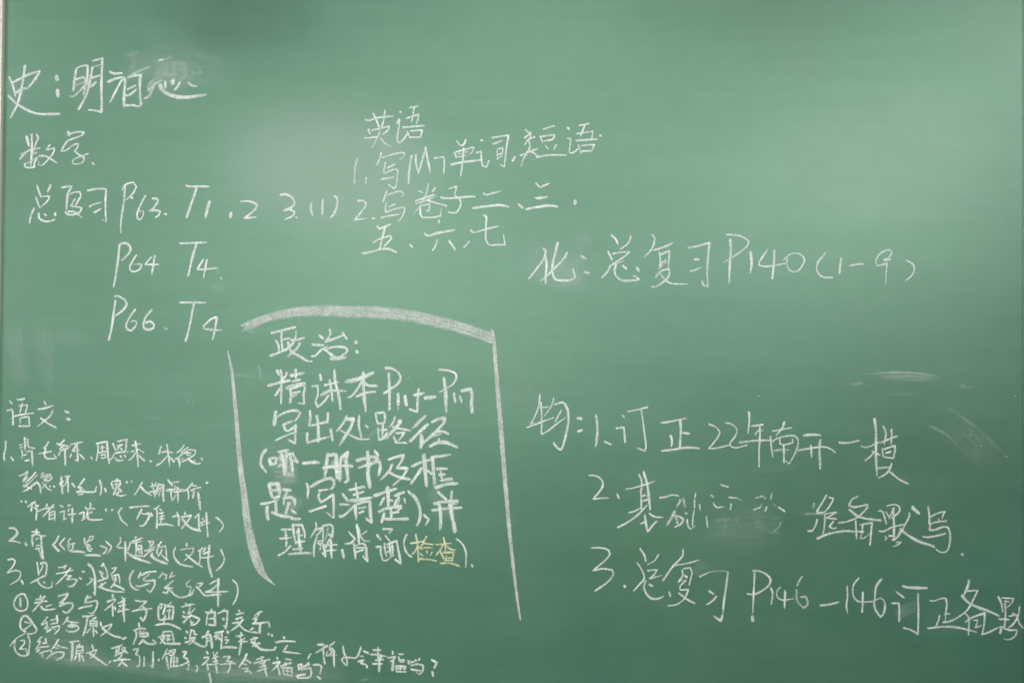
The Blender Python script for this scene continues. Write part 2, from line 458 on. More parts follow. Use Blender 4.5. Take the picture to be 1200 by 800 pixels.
# One line per written character: kind, glyph, then its strokes 'x,y x,y ...|...'
# (*width factor, ~strength); '#' lines give origin and magnification of the tracing tile.
DATA = '''
@ history 3.0
# 0 50 8
C 史|88,325 120,400 150,510|125,375 200,335 270,300 375,270 340,330 275,415|235,220 220,340 195,470 160,590 100,705|150,475 200,440 260,430|80,498 140,560 230,620 320,660 400,672 560,670
P ：|530,318 538,350 *1.7|538,450 548,505 *1.8
C 明|715,255 700,350 690,450|718,245 770,220 822,218 820,330 800,420 785,490|715,345 790,325|700,405 780,380 ~.5|660,505 700,500 760,445 850,350 ~.8|868,235 850,340 830,420|870,175 960,150 958,240 952,400 955,560 955,655 880,635 835,635|862,240 945,205 ~.4|850,340 945,305|830,425 880,395 900,370|835,420 800,520 740,625|800,330 800,400 ~.6
# 120 50 8
C 清|70,275 110,292 185,287|55,372 110,345 200,322|185,350 130,450 75,560|205,340 215,380 205,470 205,600 *1.2|240,330 300,312 360,305 352,400 355,500 365,590 *1.2|245,325 340,270 445,230 ~.5|240,440 310,405|225,500 260,490 320,440|222,590 300,590 345,600 375,570|280,120 290,220 285,300 ~.1 *3|215,120 340,95 ~.1 *2
C 题|530,170 570,160 ~.9|520,190 525,300 540,380 ~.12 *2|590,155 650,140 ~.2|540,400 570,455 630,490 720,512 820,512 970,490 *1.5|590,370 590,430 *1.3|395,530 440,500 470,440 500,370 ~.75|430,450 480,400 560,350 ~.6|425,440 440,390 490,350 ~.4|660,355 660,385 *1.7|725,375 710,410 680,445|810,380 850,408 885,412|670,200 675,330 ~.12 *2.6|760,200 785,260 770,320 720,370 ~.16 *2|665,200 790,180 ~.1 *2|600,190 590,300 ~.09 *2.8|855,270 862,320 ~.15|915,250 918,290 ~.12
@ math 2.4
# 0 140 8
C 数|250,160 262,210 275,250 *1.3|298,140 302,240 298,340 290,440 *1.3|345,145 360,175 335,235 315,300|190,375 225,330 290,285 375,270|200,330 260,300 ~.7|235,415 235,445 280,455 325,445 325,410 350,360|300,330 345,310 ~.7|235,430 290,390 340,370 ~.5|470,240 435,290 510,270 505,310 450,380 400,430 365,430 365,395|370,345 430,345 490,380 540,412 *1.2
C 学|640,120 650,150 *1.8|665,135 720,120 790,120 770,150 690,180 630,210 590,270 575,300 630,285 690,240 735,230 725,270 700,300 740,330 790,360 780,400 730,420 680,415 690,380 760,345 830,322
P ．|865,410 885,422
# 20 200 8
C 总|188,140 205,190 225,245 *1.2|315,135 290,195 *1.2|178,250 195,300 215,345 *1.2|225,245 305,240 290,280 225,345 *.9|160,355 130,430 120,488 *1.3|205,400 210,445 260,475 320,472 355,458|260,410 280,420|358,400 362,420 *1.3
C 复|420,158 460,152 515,148 480,215 468,290 465,360 *1.2|490,230 530,205 590,200 598,240 570,290 545,335|545,265 520,310 505,335 560,340 605,350 600,375 570,400 520,415 470,408 455,385|480,385 530,385 580,415 608,440
C 习|665,188 740,172 820,172 835,190 830,280 830,400 840,480 800,462 *1.2|680,340 720,315 790,298|725,395 785,358
L P|1015,150 1005,260 990,380 975,480 975,580 *1.2|990,180 1020,130 1090,110 1120,150 1090,210 1040,260 1005,280|1070,245 1085,262
# 130 200 8
N 6|325,235 290,300 250,390 250,445 270,462 300,430 305,380 260,378 *1.1
N 3|390,262 435,262 440,290 400,350 365,378 420,370 460,380 450,415 420,440 *1.2
P ．|505,405 520,410 *1.3
L T|705,140 740,150 820,148 920,150 *1.1|805,155 775,250 740,350 710,440 *1.5
N 1|925,290 905,360 888,440 *1.6
P ，|1125,395 1122,440 *1.6
# 270 200 8
N 2|100,288 150,285 215,298 250,320 235,360 185,405 130,448 240,436 *1.1
N 3|470,228 520,222 575,250 605,300 580,340 500,375 560,365 600,385 590,420 510,460 *1.2
P ．|615,436 625,440
P （|758,305 755,360 770,418 *1.5
N 1|868,270 862,330 862,408 *1.5
P ）|978,240 1000,260 1000,330 975,400 938,440 *1.2
# 120 280 8
L P|160,60 150,180 130,320 108,445 *1.3|155,70 185,42 235,45 265,90 245,140 185,200 *1.2
N 6|320,150 285,205 258,265 275,305 310,305 355,280 370,240 330,235 290,240
N 4|460,170 400,240 465,240 530,238 *1.1|492,155 480,230 465,330 *1.2
L T|730,42 840,38 975,32 *1.2|885,40 850,150 825,260 805,345 *1.4
N 4|945,195 890,285 960,285 1085,272 *1.2|980,195 965,280 950,365 *1.2
P ．|1105,365 1120,370 ~.6
# 120 330 8
L P|123,178 108,280 90,420 62,545 *1.2|115,140 150,135 210,170 228,215 190,270 115,325 *1.1
N 6|308,260 260,330 225,400 230,445 270,460 310,420 325,380 300,365 262,380 *1.2
N 6|462,265 410,330 385,400 395,435 430,450 475,435 485,400 450,372 405,385 *1.2
P ．|585,430 600,445 ~.5
L T|730,195 850,195 970,197 *1.2|860,200 840,300 815,430 782,555 *1.3
N 4|1070,335 1020,350 950,415 960,440 1030,450 1115,455 *1.1|1075,335 1060,420 1035,545 *1.3
@ english 2.2
# 400 110 8
C 英|225,240 250,252 350,225 485,210|300,185 330,250 355,320|410,155 405,200 395,260 380,310|255,335 270,380|285,345 350,330 450,305 440,340 390,380|215,415 280,412 330,405|360,300 355,370 320,450 285,510 ~.7|365,415 410,465 465,495 ~.7
C 语|545,170 560,172 *1.3|522,280 545,235 540,310 525,400 530,450 550,462 580,430 625,370 *1.1|640,130 720,118|685,130 670,200 660,265|610,232 660,215 725,195 718,240 705,285|575,318 680,308 780,300 *1.1|620,355 640,405|650,350 760,340 750,375 745,405|640,410 745,408
N 1|155,605 130,680 125,780 122,840 *1.2 ~.7
P ，|235,785 230,840 ~.8
C 写|375,550 360,610 332,670 *1.2|385,600 480,570 570,552 595,565 570,605 540,615|415,640 400,720 405,750 490,710 530,715 525,780 515,860 500,890 440,850|435,695 500,662|375,800 450,790 500,780
L M|660,580 640,690 630,840 *1.3|700,570 700,650 722,745 ~.9|722,745 760,620 790,500 *1.2|790,500 810,620 838,745 *1.3
N 7|870,605 960,592 965,650 960,750 *1.3
# 520 120 6
C 单|90,275 115,300|155,262 145,290 125,308|75,355 90,390|85,350 140,335 215,315 200,350 180,370|100,365 170,348 ~.8|95,385 170,375 ~.7|55,438 130,422 230,410 255,408 *1.2|140,325 135,400 128,460 120,520 *1.2
C 词|262,268 275,270 *1.2|228,358 265,345 265,400 275,450 300,455 320,410|340,250 400,240 455,232 440,330 425,455 395,435 *1.1|348,295 415,268|375,340 378,400|380,330 415,320 410,370 380,395|375,370 405,360
P ，|500,385 485,412 *1.3
C 短|575,190 590,210 615,215 570,250|615,220 600,270 605,320 560,400 545,450 ~.9|570,300 595,262 640,245|540,375 600,350 660,325|580,350 620,350 655,375|700,190 780,165 *1.2|680,240 695,285|695,240 780,228 765,260 700,275|715,305 735,330|790,300 775,330|650,385 750,372 860,372 *1.3
C 语|870,182 882,186 *1.5|870,255 895,255 885,320 885,355 910,355 940,330|950,165 1020,150|990,160 975,205 960,240|935,222 1050,205 1040,250|930,270 1075,260 *1.2|945,300 965,360|965,305 1060,298 1040,340|960,345 1040,342
P ．|1098,232 1106,238 *1.2
# 400 205 8
N 2|155,245 200,240 232,265 215,310 125,425 240,405 *.9
P ．|290,405 312,410 *1.1
C 写|425,150 410,200 390,255 *1.2|430,190 500,165 560,155 585,180 568,205|420,265 412,330 420,350 500,320 590,305 590,350 545,435 525,415|445,300 500,275|375,402 450,385 535,370 *1.1
C 卷|725,150 760,165|882,120 855,160|818,85 790,190 740,290 680,365 ~.8|695,245 780,215 870,185|700,270 800,235 895,200 ~.8|800,235 870,260 985,290 *1.3|760,290 830,270|830,290 820,345 800,330 ~.9|740,300 740,360 760,400 850,400 930,385 940,310 *1.2
C 子|1010,130 1085,105 1070,150 1065,190 1110,230 1120,280 1085,345 1045,355 1005,350|935,212 1000,220 1190,205 1250,205 *1.2
C 五|335,480 360,505 400,490 460,465 *1.2|410,495 385,590 362,690 *1.1|300,635 360,600 460,570 470,600 405,665|200,735 280,722 380,695 450,695 515,725 *1.5
P 、|645,655 665,678 *1.6
C 六|915,425 915,450 *1.7|780,550 820,572 900,545 1055,518 *1.5|900,610 885,660 858,705 *1.3|1010,620 1045,665 1065,700 *1.5
# 540 205 8
P ，|80,622 30,680 *1.2
C 七|215,378 240,390 235,500 235,600 265,655 340,655 415,655 400,560 *1.2|90,518 130,540 230,510 355,480 *1.2
C 二|215,172 240,188 300,172 375,152 *1.2|110,312 200,300 300,288 380,285 450,300 *1.4
P 、|540,275 580,310 *1.6
C 三|702,78 742,118 825,82 *1.2|700,215 740,218 815,205 *1.5|615,322 720,302 820,288 905,298 *1.5
P ．|1070,245 1072,268 *2.6
@ chemistry 2.3
# 610 260 8
C 化|215,252 235,275 215,350 150,440 75,535 *1.2|230,320 245,400 235,500 235,575 *1.2|348,195 325,290 300,400 300,480 330,540 400,550 470,545 515,520 490,445 *1.2|435,290 400,350 320,435 240,510 185,552 *1.2
P ：|570,322 610,345 *1.8|600,472 640,478 *1.6
C 总|850,125 890,160 912,208 *1.5|1035,130 1010,200 935,255|820,275 860,365 *1.1|865,298 950,285 1025,280 980,320 855,402 965,368|845,405 810,470 760,525|895,400 880,460 905,520 960,550 1050,550 1115,538 1060,505 *1.2|960,412 992,440 *1.3|1090,432 1110,458 *1.5
# 750 260 8
C 复|112,118 138,165 105,260 40,330 *1.2|115,268 200,245 305,200 *1.2|180,280 190,370 185,430|195,305 275,270 270,350 262,440 ~.9|180,410 240,355 ~.9|175,440 250,370 ~.7|145,520 200,460 270,440 275,490 240,545 150,605 105,605 ~.95|190,490 250,555 310,580 445,582
C 习|455,243 550,225 650,195 640,300 630,420 630,520 635,600 *1.4|635,600 600,595 580,555 *1.4|510,352 550,350 *1.3|472,465 570,430 *1.2
L P|845,165 850,280 840,420 835,570 *1.6|815,120 880,122 960,140 1018,180 1000,230 900,310 785,378 *1.1
N 1|1035,285 1045,380 1035,475 *1.6
# 870 260 5.44
N 4|158,180 110,250 105,275 150,285 270,265|203,180 200,260 190,360 *1.5
N 0|285,230 285,280 310,315 350,315 380,280 395,240 370,208 330,200 290,215 265,240 *1.1
P （|530,195 480,260 475,310 510,350 575,355
N 1|628,230 622,280 618,328 *1.5
P －|685,280 730,270 770,268 *1.1
N 9|945,240 900,245 935,225 952,195 930,178 880,200 850,245 855,280 920,265 915,330 912,400 *1.1
P ）|1045,245 1080,265 1095,300 1080,340 1035,378 *1.1
@ physics 2.1
# 610 450 8
C 物|182,95 170,200 130,310 88,375 125,360 ~.95|190,170 198,300 195,470 260,435 340,370 435,305 *1.1|60,405 180,360 310,312 *1.1|175,220 265,212 ~.8|310,130 290,200 225,298 ~.8|320,190 380,172 410,180 440,240 450,330 430,450 400,570 380,610 350,600 310,550 *1.3|380,248 325,350
P ：|535,318 570,322 *1.8|540,442 575,432 *1.8
N 1|705,290 718,360 718,470 705,580 *1.5 ~.9
P 、|790,538 845,562 *1.2
C 订|955,292 970,310 *1.2|900,412 968,405 975,470 980,550 975,520 *1.3|1005,255 1090,240 1190,215|1130,240 1145,330 1160,450 1175,580 1165,625 1100,600 *1.2
# 740 460 8
C 正|280,282 370,268 515,238 *1.3|455,262 462,350 452,515 *1.4|485,375 540,382 *1.4|365,400 378,440 375,500 *1.4|285,545 400,530 520,512 635,520 *1.6
N 2|725,295 790,320 830,370 800,430 725,522 790,520 920,488 *1.1
N 2|885,280 940,295 985,340 975,400 925,470 930,500 980,515 1080,490 *1.1
# 860 470 5.44
C 年|95,68 98,110 90,205 *1.2|110,158 185,148 *1.1|135,215 150,190 188,185 ~.8|35,262 120,252 200,248 240,250 *1.4|165,165 165,230 160,320 160,415 *1.3
C 南|320,130 310,165 268,218|245,190 300,180 365,168|232,225 238,290 248,355 *1.2 ~.8|250,255 275,235 330,222 385,220 408,245 405,290 385,340 350,400 328,375|290,230 295,270|290,272 330,275 375,262 372,240|255,315 300,308 350,310 ~.7|318,280 318,340 318,390 *1.1
C 开|445,218 500,212 552,215 *1.6|410,312 480,300 560,290 610,300 645,325 *1.1|490,280 495,355 *1.1|550,245 545,310 550,430 *1.4
N 一|670,262 730,265 800,248 *1.5
C 模|895,112 905,200 905,350 912,475 *1.5|812,285 850,292 925,260|905,310 870,350 835,378|880,318 930,342|950,158 968,200 958,275 *1.1|1003,178 1005,215 1000,275|930,265 990,240 1040,222|945,300 950,350|955,305 1025,282 1025,320 1015,360|965,330 1000,320|955,355 1015,362|920,425 1000,418 970,460 920,488|1003,395 1000,420|995,450 1050,495 1110,525 *1.3
# 680 540 8
N 2|85,135 140,135 190,165 212,215 190,270 120,355 190,348 268,345 *1.1
P ．|345,310 362,345 *1.4
C 基|428,262 500,250 600,222 700,185 *1.1|548,125 575,190 570,300 572,445 *1.3|592,100 625,210 640,320 655,450 *1.5|575,325 610,320 *1.2|580,375 635,358 *1.2|455,482 510,468 560,440|350,620 430,580 530,510 625,412 *1.2|645,490 700,520 775,525 *1.2|605,500 615,590 632,660 670,610 715,560 *1.2|565,585 605,570
C 础|745,342 800,335 860,315 920,325 *1.1|940,360 905,430 *1.5 ~.8|885,470 850,540 815,595 *1.7 ~.8|880,490 905,550 915,600 *1.6 ~.7|900,510 945,525 965,550 940,590 890,615 ~.9|965,345 975,400 980,430 *1.6 ~.6|985,490 1000,488|1080,300 1075,340|1070,365 1070,430 *1.2|1065,460 1055,540 1050,600 ~.9|1000,545 1010,610 1035,635 1075,605|1115,405 1125,460 ~.8|1180,515 1190,600 1195,620 ~.9
# 800 550 6
C 评|265,105 320,122|200,182 215,192 *1.3|215,235 240,265 290,258 ~.8|325,195 385,200|390,205 410,212 ~.5|340,240 335,280 *1.1 ~.8|215,240 235,262 ~.3|230,360 330,345 ~.09 *1.5|250,400 400,392 ~.08 *1.5|300,330 290,430 ~.07 *1.5|370,340 420,420 ~.07 *1.5
C 欢|515,198 565,185 ~.7|575,195 578,205|625,165 618,210 ~.7|500,280 545,265 ~.9|545,262 555,240 ~.4|590,262 580,288 ~.9|675,265 718,292 *1.1|640,240 660,260 ~.3|690,360 675,405 640,432 ~.22|500,370 535,362 ~.13 *1.2|515,402 560,398 ~.11 *1.3|600,440 690,445 ~.14 *1.1|640,340 700,330 ~.09 *1.5|540,430 545,470 ~.08 *1.5
C 准|1010,180 975,240 945,290 950,302 990,300 *1.3|925,235 918,265 ~.5|1030,195 1058,200 1045,235 1015,280 990,300 *1.1|865,308 920,308 1000,315 ~.4 *.7|1000,310 1080,298 1010,340 1080,345 *.9|945,350 930,400 905,430 880,428|1000,320 995,400 985,460 *1.2|1060,360 1030,400 1055,412 1080,408|945,485 1010,455 1100,435 1150,430 1200,433 1270,435 *1.4
# 980 560 8
C 备|200,170 145,200 118,255 160,270 220,262 290,245 290,270 260,310 200,365 100,405 20,418 *1.1|120,292 200,355 290,380 420,395 *1.3|180,395 185,480 188,565 *1.3|225,435 335,415 325,500 315,625 *1.3|245,440 240,500 225,565 260,560 305,520
C 默|470,260 545,245 590,265 590,310 550,350 520,375|395,305 430,310 450,360 468,425 *1.2|465,315 490,355|490,380 530,300 545,270 ~.8|530,285 538,400 540,560 *1.4|400,492 440,498 530,455 640,432 *1.2|455,545 475,560 455,575|520,575 560,560 600,490 ~.9|490,540 530,540|530,580 560,560|560,600 605,595 580,620 530,640|685,320 680,360 640,440 590,530 535,580 *1.2 ~.9|710,270 740,300 775,330 *1.8|600,475 680,540 780,595 860,620 915,640 *1.8
C 写|860,268 870,340 872,425 *1.5|875,365 940,330 1018,310 1000,345 990,378 *1.1|1030,400 970,402 955,380 ~.8|970,405 900,420 875,450 875,485 930,480 1000,455 1045,460 1065,520 1060,620 1035,680 1000,695 960,685 935,665 *1.2|810,545 860,552 930,540 1020,518 *1.4
P ．|1178,710 1182,716 *2
# 680 630 6
N 3|80,68 140,68 190,80 210,110 180,150 90,228 160,215 225,225 230,260 190,310 105,370 *1.2
P ．|310,335 315,342 *1.8
C 总|420,75 450,120 460,162 *1.2|548,118 520,160 475,185|400,175 430,220 450,280 420,320 375,370 *1.1|470,230 540,220 520,255 485,285 570,262|460,300 448,350 480,410 530,428 585,410 *1.1|485,325 505,338 *1.3|625,378 632,410 *1.3
C 复|722,80 715,130 650,200 580,300 *1.1|650,192 740,180 830,155|715,225 720,260 690,310|725,215 770,208 785,240 775,290 765,330|735,265 750,275 *1.3|705,300 745,295 ~.6|740,300 700,340 705,365 760,360 735,420 680,465 615,475|690,385 750,430 805,458 *1.2
C 习|840,270 890,248 ~.9 *1.3|890,245 960,230 1030,235 ~.4|1038,240 1025,340 1010,440 1003,525 *1.3|1000,540 988,582 940,548 *1.3|905,372 935,390 *1.4|955,410 925,445 888,465 *1.3
# 860 650 6
L P|145,125 140,230 132,405 *1.3|128,430 132,462 *2|130,110 190,115 245,150 255,190 220,235 150,272 95,272 *1.1
N 1|258,230 272,270 262,345 *1.1
N 4|325,225 300,260 310,300 350,315 420,305 ~.85|360,250 355,375 *1.2
N 6|478,152 455,185 445,215 *1.1|440,240 445,320 490,372 520,340 505,290 470,295 ~.65 *1.1
P －|605,352 660,348 735,330 *1.4
N 1|795,215 798,290 790,350 798,405 *1.2
N 4|878,160 840,210 838,280 870,322 920,328 970,325|905,260 905,330 900,400 *1.2
N 6|1035,170 1000,220 990,300 990,370 1030,435 1055,400 1060,330 1030,300 970,325 *1.3
# 1050 660 8
C 订|0,262 75,318 *1.1|-40,370 25,370 30,440 25,545 40,515 *1.2|62,208 120,222 290,228 *1.5|205,280 208,450 205,660 140,620 68,600 *1.3
C 正|318,345 360,348 420,325 465,325 475,380 465,460 460,540 *1.1|455,470 500,470|405,482 400,520 375,580|440,548 500,540 580,500 660,440 700,380 765,250 655,255|298,605 420,590 560,595 750,638 *1.5
C 备|680,158 675,200 635,295 *1.3|615,298 680,365 760,405 870,445 965,488 *1.6|645,460 680,510 680,600 678,665 *1.1|650,545 720,500 830,462 825,560 805,665 *1.2|725,530 765,525 755,560 740,600 800,575|805,660 870,640 960,595 1000,590
C 默|955,308 985,370 1000,450 *1.2|990,320 1100,325 1080,370 1035,415|1015,350 1060,355|1020,370 1025,480 1015,590 *1.3|960,518 1055,522|985,600 975,650 *1.4|1000,600 1060,620 1130,620 1120,670 1060,710 1010,700|1155,405 1145,480 1100,560 1050,600|1060,490 1150,475|1090,465 1130,490 1150,550 1185,600 *1.2
@ politics 2.85
# 300 370 8
C 政|145,162 250,135 370,105 *1.1|240,150 240,230 250,320|255,222 320,210 ~.9|185,230 212,275 215,340 *1.1|135,375 200,350 290,310 350,250 375,180 375,140 *1.1|330,230 400,222 450,205 ~.9|410,255 390,300 300,380 ~.9|300,250 330,330 420,385 490,425 525,422 *1.1
C 治|595,185 635,215 *1.1|530,270 630,275 *1.3 ~.9|525,378 560,370 610,320 670,285 *1.1|692,125 695,180 650,245 730,215 825,180|815,158 850,215 *1.3|640,310 690,350 740,390 *1.2|660,310 740,290 830,295 860,320 840,350 790,380|705,400 770,395 840,388 *1.6 ~.8
P ：|935,242 938,250 *1.8|942,332 955,340 *1.5
# 300 425 8
C 精|195,70 220,115|228,70 240,110 240,200 235,385 *1.1|290,90 280,120 235,170|118,215 200,190 320,165 *1.3|225,240 200,280 180,305|372,62 375,150 *1.1|325,120 450,95 *1.2|345,175 415,155|460,190 360,205 275,235 310,245 ~.95|320,240 330,300 322,370 *1.2|330,240 440,205 460,240 445,290 455,385 400,378 *1.3|350,280 410,270|340,315 380,295
C 讲|600,108 612,160 *1.1|530,220 580,215 580,300 560,360 580,415 640,360 680,305 *1.1|690,160 705,250 718,360 *1.2|735,70 745,180 780,320 792,435 *1.4|645,210 770,180 *1.1|615,300 700,262 840,262 *1.6 ~.85
C 本|845,178 960,150 1100,92 *1.7|1005,90 1010,250 1028,450 *1.5|1000,160 960,230 910,300 865,325 *1.1|1010,180 1060,212 1135,215 *1.3|945,315 1030,280 1115,270 *1.3
C 写|185,455 180,510 170,580 *1.6 ~.9|195,510 260,470 360,445 415,465 400,500 370,540 *1.3 ~.9|340,545 260,575 270,620 300,640 360,600 375,580 370,650 370,755 305,720 *1.1|185,725 260,690 350,655 *1.1
C 出|505,450 510,520 500,590 590,570 670,552 675,470 *1.2|570,495 585,600 585,735 *1.3|480,660 480,750 560,725 690,690 *1.3|700,625 718,725 *1.4
C 处|850,500 820,560 760,640 *1.2|850,530 915,525 890,600 830,700 780,775 *1.4|795,635 880,675 960,710 1060,715|968,495 965,580 980,660 990,715 *1.2|1030,588 1048,605 *1.2
# 430 425 8
L P|205,100 210,200 212,330 212,440 *1.3|175,48 240,55 300,100 315,150 280,205 220,245 160,288 *1.1
N 1|292,290 295,395 *1.3|290,425 297,432 ~.6
N 1|355,312 370,400 *1.5
N 5|485,245 475,360 472,460 400,435 *1.1|440,305 535,282 *1.2
P －|545,330 640,318 *1.7
L P|720,145 735,250 740,370 745,460 *1.6|680,65 760,70 830,100 835,150 800,205 740,240 685,272 *1.1
N 1|815,285 828,365 *1.3
N 1|870,315 888,362 *1.3
N 7|888,262 970,245 985,300 980,380 985,465 *1.6
C 路|80,475 100,570 165,560|85,470 160,465 170,500 165,555|150,560 145,700 *1.1|105,615 112,725 160,700 190,655|130,630 185,625|265,505 245,560 215,600|300,545 320,540 280,600 230,650 180,710 *1.5|245,600 330,620 410,635 *1.1|250,690 275,745|275,660 355,650 320,700 290,730|270,745 370,750 *1.2
C 径|550,495 490,555 430,610 *1.6|570,575 490,650 405,735 *1.6|505,670 515,720 505,800 *1.8|610,555 660,530 730,515 720,560 650,640 530,750 *1.5 ~.9|640,655 700,640 765,665 *1.2|625,690 700,660 ~.8|675,710 678,745|595,780 650,750 740,745 845,790 *1.8
w 3.1
# 295 515 8
P （|130,95 95,150 85,220 105,265 135,300 *1.5
C 哪|165,180 180,235 *1.2|175,170 232,170 225,220 185,230 *1.1|250,115 345,95 *1.1|280,130 300,200 310,325 *1.5|325,110 325,200 315,325 ~.8 *1.3|255,180 310,160 ~.7|250,250 300,220 ~.9|360,130 370,200 385,290 *1.4|330,140 390,125 395,150 435,210 *1.1|390,190 430,210|270,130 270,240 ~.6|345,325 385,320 ~.5 *2
N 一|485,222 560,212 630,212 *1.7
C 册|712,132 700,240 686,350 *1.5|705,150 775,138 792,150 795,250 800,360 *1.6|790,270 820,270 830,375 *2.4 ~.75|835,180 820,300 825,380 *1.5|838,170 880,135 900,115 885,200 895,300 905,380 875,400 *1.6|670,262 800,245 945,245 *1.2|760,200 760,250 ~.5|850,190 890,180 ~.5
C 书|985,195 1060,175 1160,160 1180,180 1130,220 1005,260 *1.4|1085,110 1095,230 1090,330 1110,445 *1.9|1155,105 1185,145 *1.3|1140,215 1200,200 1205,260 1190,330 *1.3
# 295 515 8
C 题|160,415 175,470 190,535 *1.3|170,415 245,412 260,480 255,535 *1.6|190,475 245,470 *1.1|205,545 260,530|90,600 160,590 250,560 *1.2|225,580 230,650 230,690 *1.5|145,625 145,690 155,745 *1.6|190,680 280,710 355,720 *1.3|295,465 365,472 *1.2|330,490 310,530 300,600 ~.8|300,545 370,540 405,570 408,610 *1.2|350,590 320,690 *1.2|375,660 415,685|365,725 400,740 455,738 *1.4|310,520 335,505 ~.7
C 写|515,410 530,460 525,540 *1.2|555,440 640,390 730,360 770,380 770,430 745,460 *1.2|630,475 715,465|640,490 625,530 650,585 700,555 765,510 768,620 770,730 705,685 *1.2|545,672 620,645 695,620 *1.2
C 清|855,510 900,570 *1.3|830,605 915,605 *1.2|825,718 870,705 960,620 *1.2|975,405 985,480 995,540 *1.3|915,470 1055,440 *1.2|955,515 1050,485 *1.1|925,570 1020,560 1125,540 *1.5|970,610 975,680 980,740 *1.5|980,605 1060,580 1110,575 1110,660 1125,775 1075,740 *1.5|1005,640 1070,630|1010,685 1050,668
# 420 515 8
C 及|285,185 340,165 425,142 405,200 360,265 460,265 440,310 390,370 325,425 *1.2|315,230 290,290 210,375 *1.2|295,310 370,345 480,370 *1.3
C 框|500,250 590,210 680,185 *1.2|615,140 625,280 640,430 *1.6|590,265 550,330 495,408 *1.3|650,290 690,320|690,160 770,155 855,140 *1.2|695,165 705,300 720,445 *1.5|735,272 830,270 *1.1|770,295 785,380|755,328 810,322|770,382 875,365 *1.1|725,450 830,415 930,410 *1.5
C 楚|150,525 250,490 355,458 *1.2|272,445 280,540 280,630 *1.5|240,545 205,610 *1.2|290,560 320,570|345,525 425,490 *1.1|375,500 375,560 365,620 *1.5|360,560 340,610|430,550 440,585 *1.1|195,675 260,645 400,620 400,640 370,655 *1.3|305,650 310,720|310,685 375,675|240,690 220,770 *1.2|240,740 340,742 465,740 *1.3
P ）|470,485 530,540 570,620 580,700 570,760 550,800 *1.5
P 、|615,705 660,745 630,800
C 并|745,490 790,530 825,560 *1.2|875,480 870,560 *1.3|710,598 800,580 930,572 *1.5|860,600 925,595 ~.7|695,660 820,645 965,635 *1.4|755,600 770,680 770,800 765,840 *1.6|860,600 875,700 895,800 905,860 *1.5
w 2.4
# 310 600 8
C 理|160,160 255,158|145,245 250,235|195,160 205,240 205,315 *1.2|130,402 190,370 245,312 *1.1|265,110 275,200 295,290 *1.2|270,118 350,115 375,180 380,240 *1.3|300,190 320,160|320,150 325,260 345,375 *1.4|310,218 360,210 ~.8|300,278 375,268|270,345 360,335|230,390 330,380 435,380 *1.3
C 解|480,98 485,145 430,238|475,165 545,140 515,190 490,215|490,230 465,320 465,412 *1.2|500,270 535,265 520,350|500,285 520,300|545,135 550,200 545,285 *1.2|550,125 620,112 640,140 635,230 605,205 *1.3|590,120 590,200 555,275 ~.6|575,330 600,270 620,250|555,310 680,300 ~.9|545,290 560,345 575,415 545,380 *1.3|560,360 670,352 *1.1|625,270 625,350 630,425 *1.4
P ，|728,350 745,425 *1.5
C 背|790,180 820,215 850,245 810,285 755,295 *1.1|865,115 880,200 885,290 *1.3|885,150 900,220 930,260 985,270 *1.2|955,175 915,205|835,285 845,350 855,435 *1.2|850,310 920,290 950,320 955,390 970,460 925,410 *1.3|865,330 935,332 ~.9|860,370 925,350
C 通|1055,210 1090,255 *1.3|1045,325 1090,318 1090,380 1110,445 1140,450 1190,415 *1.1|1110,155 1200,155 1170,195|1130,215 1180,275|1125,290 1130,350 1145,415 *1.1|1150,300 1240,265 1255,350 1280,480 1225,440 *1.3|1170,300 1185,415 *1.1|1155,325 1210,320|1150,370 1210,350|1195,290 1205,410 *1.1
w 2.15
# 440 600 8
P （|295,205 270,260 275,340 310,395 340,415 *1.2
Y 检|378,205 395,300 405,465 *1.2|330,290 400,278 450,265|400,310 370,365 345,390|410,325 440,345|480,222 450,280 420,330|460,290 540,300|450,330 535,330|420,385 445,408|480,360 485,380|532,370 515,400|415,435 500,438 570,455 *1.2
Y 查|570,302 640,295 708,288 *1.1|640,235 655,320 655,375|635,300 600,360 570,400|660,310 700,340 750,355|610,365 650,450|640,375 735,372 730,400 720,450|665,408 660,440|680,430 720,420|655,448 725,450|610,475 700,475 785,500 *1.2
P ）|760,248 810,290 845,360 850,440 845,512 *1.3
P ．|900,488 912,508 *1.2
# 0 0 1
B bartop|283,381,3 300,377,9 322,370,11 347,365.5,12 380,364,14 406,365,14.5 440,366,15 480,370,15 522,379,14.5 550,387,14 570,394,14 577,397,13 ~.76|284,388,2 292,384,4 304,380,5 ~.5|286,384,1.5 296,380,2 ~.5
B barright|576,386,3 578,392,4 580,417,5.5 586,490,6.5 590,540,6 595,600,5.5 600,650,4.5 606,700,3.5 610,726,2 ~.88
B barleft|267,411,1.2 270,425,3.5 273,445,4.5 277,490,5.5 281,540,7 286,578,8.5 290,612,10 297,644,12 304,664,11.5 311,675,6 322,685,1 ~.84
@ chinese 2.0
# 0 460 10
C 语|115,95 140,125 *1.2|205,80 245,80 285,68 *1.2|265,125 235,230 *1.1|225,155 325,140 310,200 295,245|165,275 280,250 395,238 *1.1|85,208 150,195 155,300 155,375 *1.3|240,300 240,350 *1.3 ~.7|255,290 340,280 350,385|225,390 350,388 *1.2
C 文|525,105 542,140 *1.3|450,192 530,180 620,150 *1.1|622,205 590,270 520,330 445,392|480,295 560,355 665,412 *1.3
P ：|765,215 810,232 *1.4|785,308 820,310 *1.5
# 0 510 10
N 1|68,70 68,150 50,220 52,290 *1.3
P 、|130,250 155,290 *1.4
C 背|290,25 295,90 295,160 *1.5|325,40 330,110 350,140 410,148 *1.2|230,110 255,105|235,145 260,135|255,170 265,210 258,275|310,190 375,180 380,260 385,355 *1.3|285,232 315,220|300,295 345,285 *1.2
